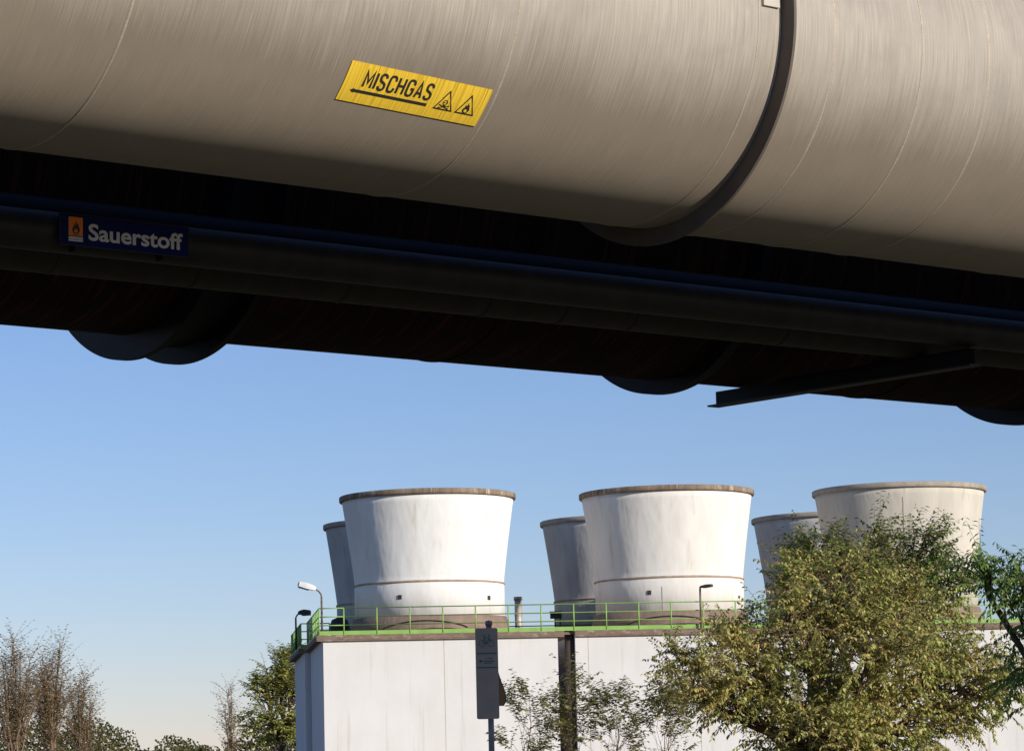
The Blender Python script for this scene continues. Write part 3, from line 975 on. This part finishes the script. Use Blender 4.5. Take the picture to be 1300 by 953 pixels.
tree('green_tree', 'dark green feathery tree rising behind the yellowing tree', (b2.x, b2.y, 0), lobes, M['leaf_green'], M['bark'],
     36, 7, 14, .105, .040, tlen=.50, droop=.55, tr=.10, seed=5, upb=.6, fill=.45)
Y3 = 38.0
lobes = [lb(1300, 742, Y3, 42, 18), lb(1336, 792, Y3, 50, 34), lb(1248, 720, Y3, 28, 8), lb(1335, 850, Y3, 45, 40)]
b3 = at(1375, 864, Y3)
tree('ailanthus_tree', 'deep green tree with long pinnate leaves reaching in from the right edge', (b3.x, b3.y, 0), lobes, M['leaf_deep'], M['bark'],
     32, 5, 18, .10, .034, tlen=.55, droop=.9, tr=.12, seed=8, upb=.3, twr=.005, fill=.5)
# sprigs in front of the white wall
gs = 'young shrubs in front of the white wall'
for i, (u, v, rx, rz, lab) in enumerate(((672, 858, 26, 18, 'pale leafy shrub tip just right of the bicycle sign'), (722, 842, 24, 28, 'pale leafy shrub in front of the dark wall slot'),
                                      (778, 856, 34, 16, 'low leafy shrub under the middle of the right white wall'), (845, 852, 26, 20, 'leafy shrub at the left foot of the yellowing tree'))):
    c = lb(u, v + 27, 44, rx, rz)
    b_ = at(u, 864, 44)
    tree('wall_shrub', lab, (b_.x, b_.y, 0), [c, lb(u + 10, 905, 44, rx * 1.3, 32), lb(u - 6, 945, 44, rx * 1.5, 40)], M['leaf_pale'], M['bark_red'], 28, 5, 10, .080, .040, tlen=.28, droop=.3, tr=.016, cat='shrub', group=gs, seed=20 + i, upb=.7, twr=.002, part='foliage')
# tree behind the left corner
Y4 = 175.0
lobes = [lb(354, 850, Y4, 22, 20), lb(366, 828, Y4, 11, 11), lb(334, 872, Y4, 18, 14), lb(380, 870, Y4, 30, 30), lb(345, 915, Y4, 45, 40)]
b4 = at(355, 864, Y4)
tree('corner_tree', 'yellow-green tree showing past the left end of the cell buildings', (b4.x, b4.y, 0), lobes, M['leaf_far'], M['bark'], 22, 7, 10, .22, .13, tlen=.8, droop=.3, tr=.2, seed=31, twr=.012, fill=.4)
# sparse brown trees at far left
def bare_tree(label, u, top, Y, spread, seed, nb=26):
    r = random.Random(seed)
    b_ = at(u, 864, Y); base = Vector((b_.x, b_.y, 0))
    t = thing('sparse_tree', label, 'tree', base, 0, 'nearly bare trees at the left edge')
    H = at(u, top, Y).z
    k = Y / F
    cr, tk = MB(), MB()
    tk.tube(curve(Vector((0, 0, 0)), Vector((0, 0, H * .55)), 0, 5, r, .015), [.11, .1, .09, .08, .07, .06], 8)
    for i in range(nb):
        z0 = H * r.uniform(.25, .55)
        a = r.uniform(0, 2 * PI); rad = spread * k * math.sqrt(r.random())
        zt_ = H * (1 - .28 * (rad / (spread * k)) ** 1.5) * r.uniform(.86, 1.0)
        tip = Vector((math.cos(a) * rad, math.sin(a) * rad, zt_))
        br = curve(Vector((0, 0, z0)), tip, -.06, 6, r, .02)
        tk.tube(br, [.032, .027, .022, .018, .014, .011, .008], 4, cap=False)
        for j in range(26):
            f = r.uniform(.3, 1.0) * 6; a_ = int(min(5, f)); q = br[a_].lerp(br[a_ + 1], f - a_)
            dd = (rdir(r) * .85 + Vector((0, 0, 1.0))).normalized()
            spray(cr, tk, q, dd, r.uniform(.45, 1.0), 7, .10, .05, .2, .006, r)
    tk.build('trunk', M['bark_pale'], t); cr.build('crown', M['leaf_brown'], t)
bare_tree('leftmost sparse brown tree with fine upright twigs', 18, 790, 88, 34, 41)
bare_tree('sparse brown tree with thin twigs second from the left edge', 66, 800, 90, 34, 42)
bare_tree('lowest sparse brown tree, right of the other two at the left edge', 102, 836, 93, 20, 43, 14)
bare_tree('single small twiggy treetop left of the yellow-green corner tree', 291, 852, 110, 8, 44, 6)

# far wood on the horizon (below the old photo frame)
mb = MB(); r = random.Random(77)
for i in range(45000):
    x = r.uniform(-95, 10); Yy = r.uniform(330, 360)
    hgt = 7.0 + 1.6 * math.sin(x * .21) + 1.1 * math.sin(x * .67 + 2) + .6 * math.sin(x * 1.9)
    z = hgt * r.random() ** .6
    leaf(mb, Vector((x, Yy, z)), rdir(r), rdir(r), .42, .32)
wd_ = mb.build('far_wood', M['leaf_line'])
wd_['kind'] = 'stuff'; wd_['label'] = 'low distant wood along the horizon at the left'; wd_['category'] = 'wood'
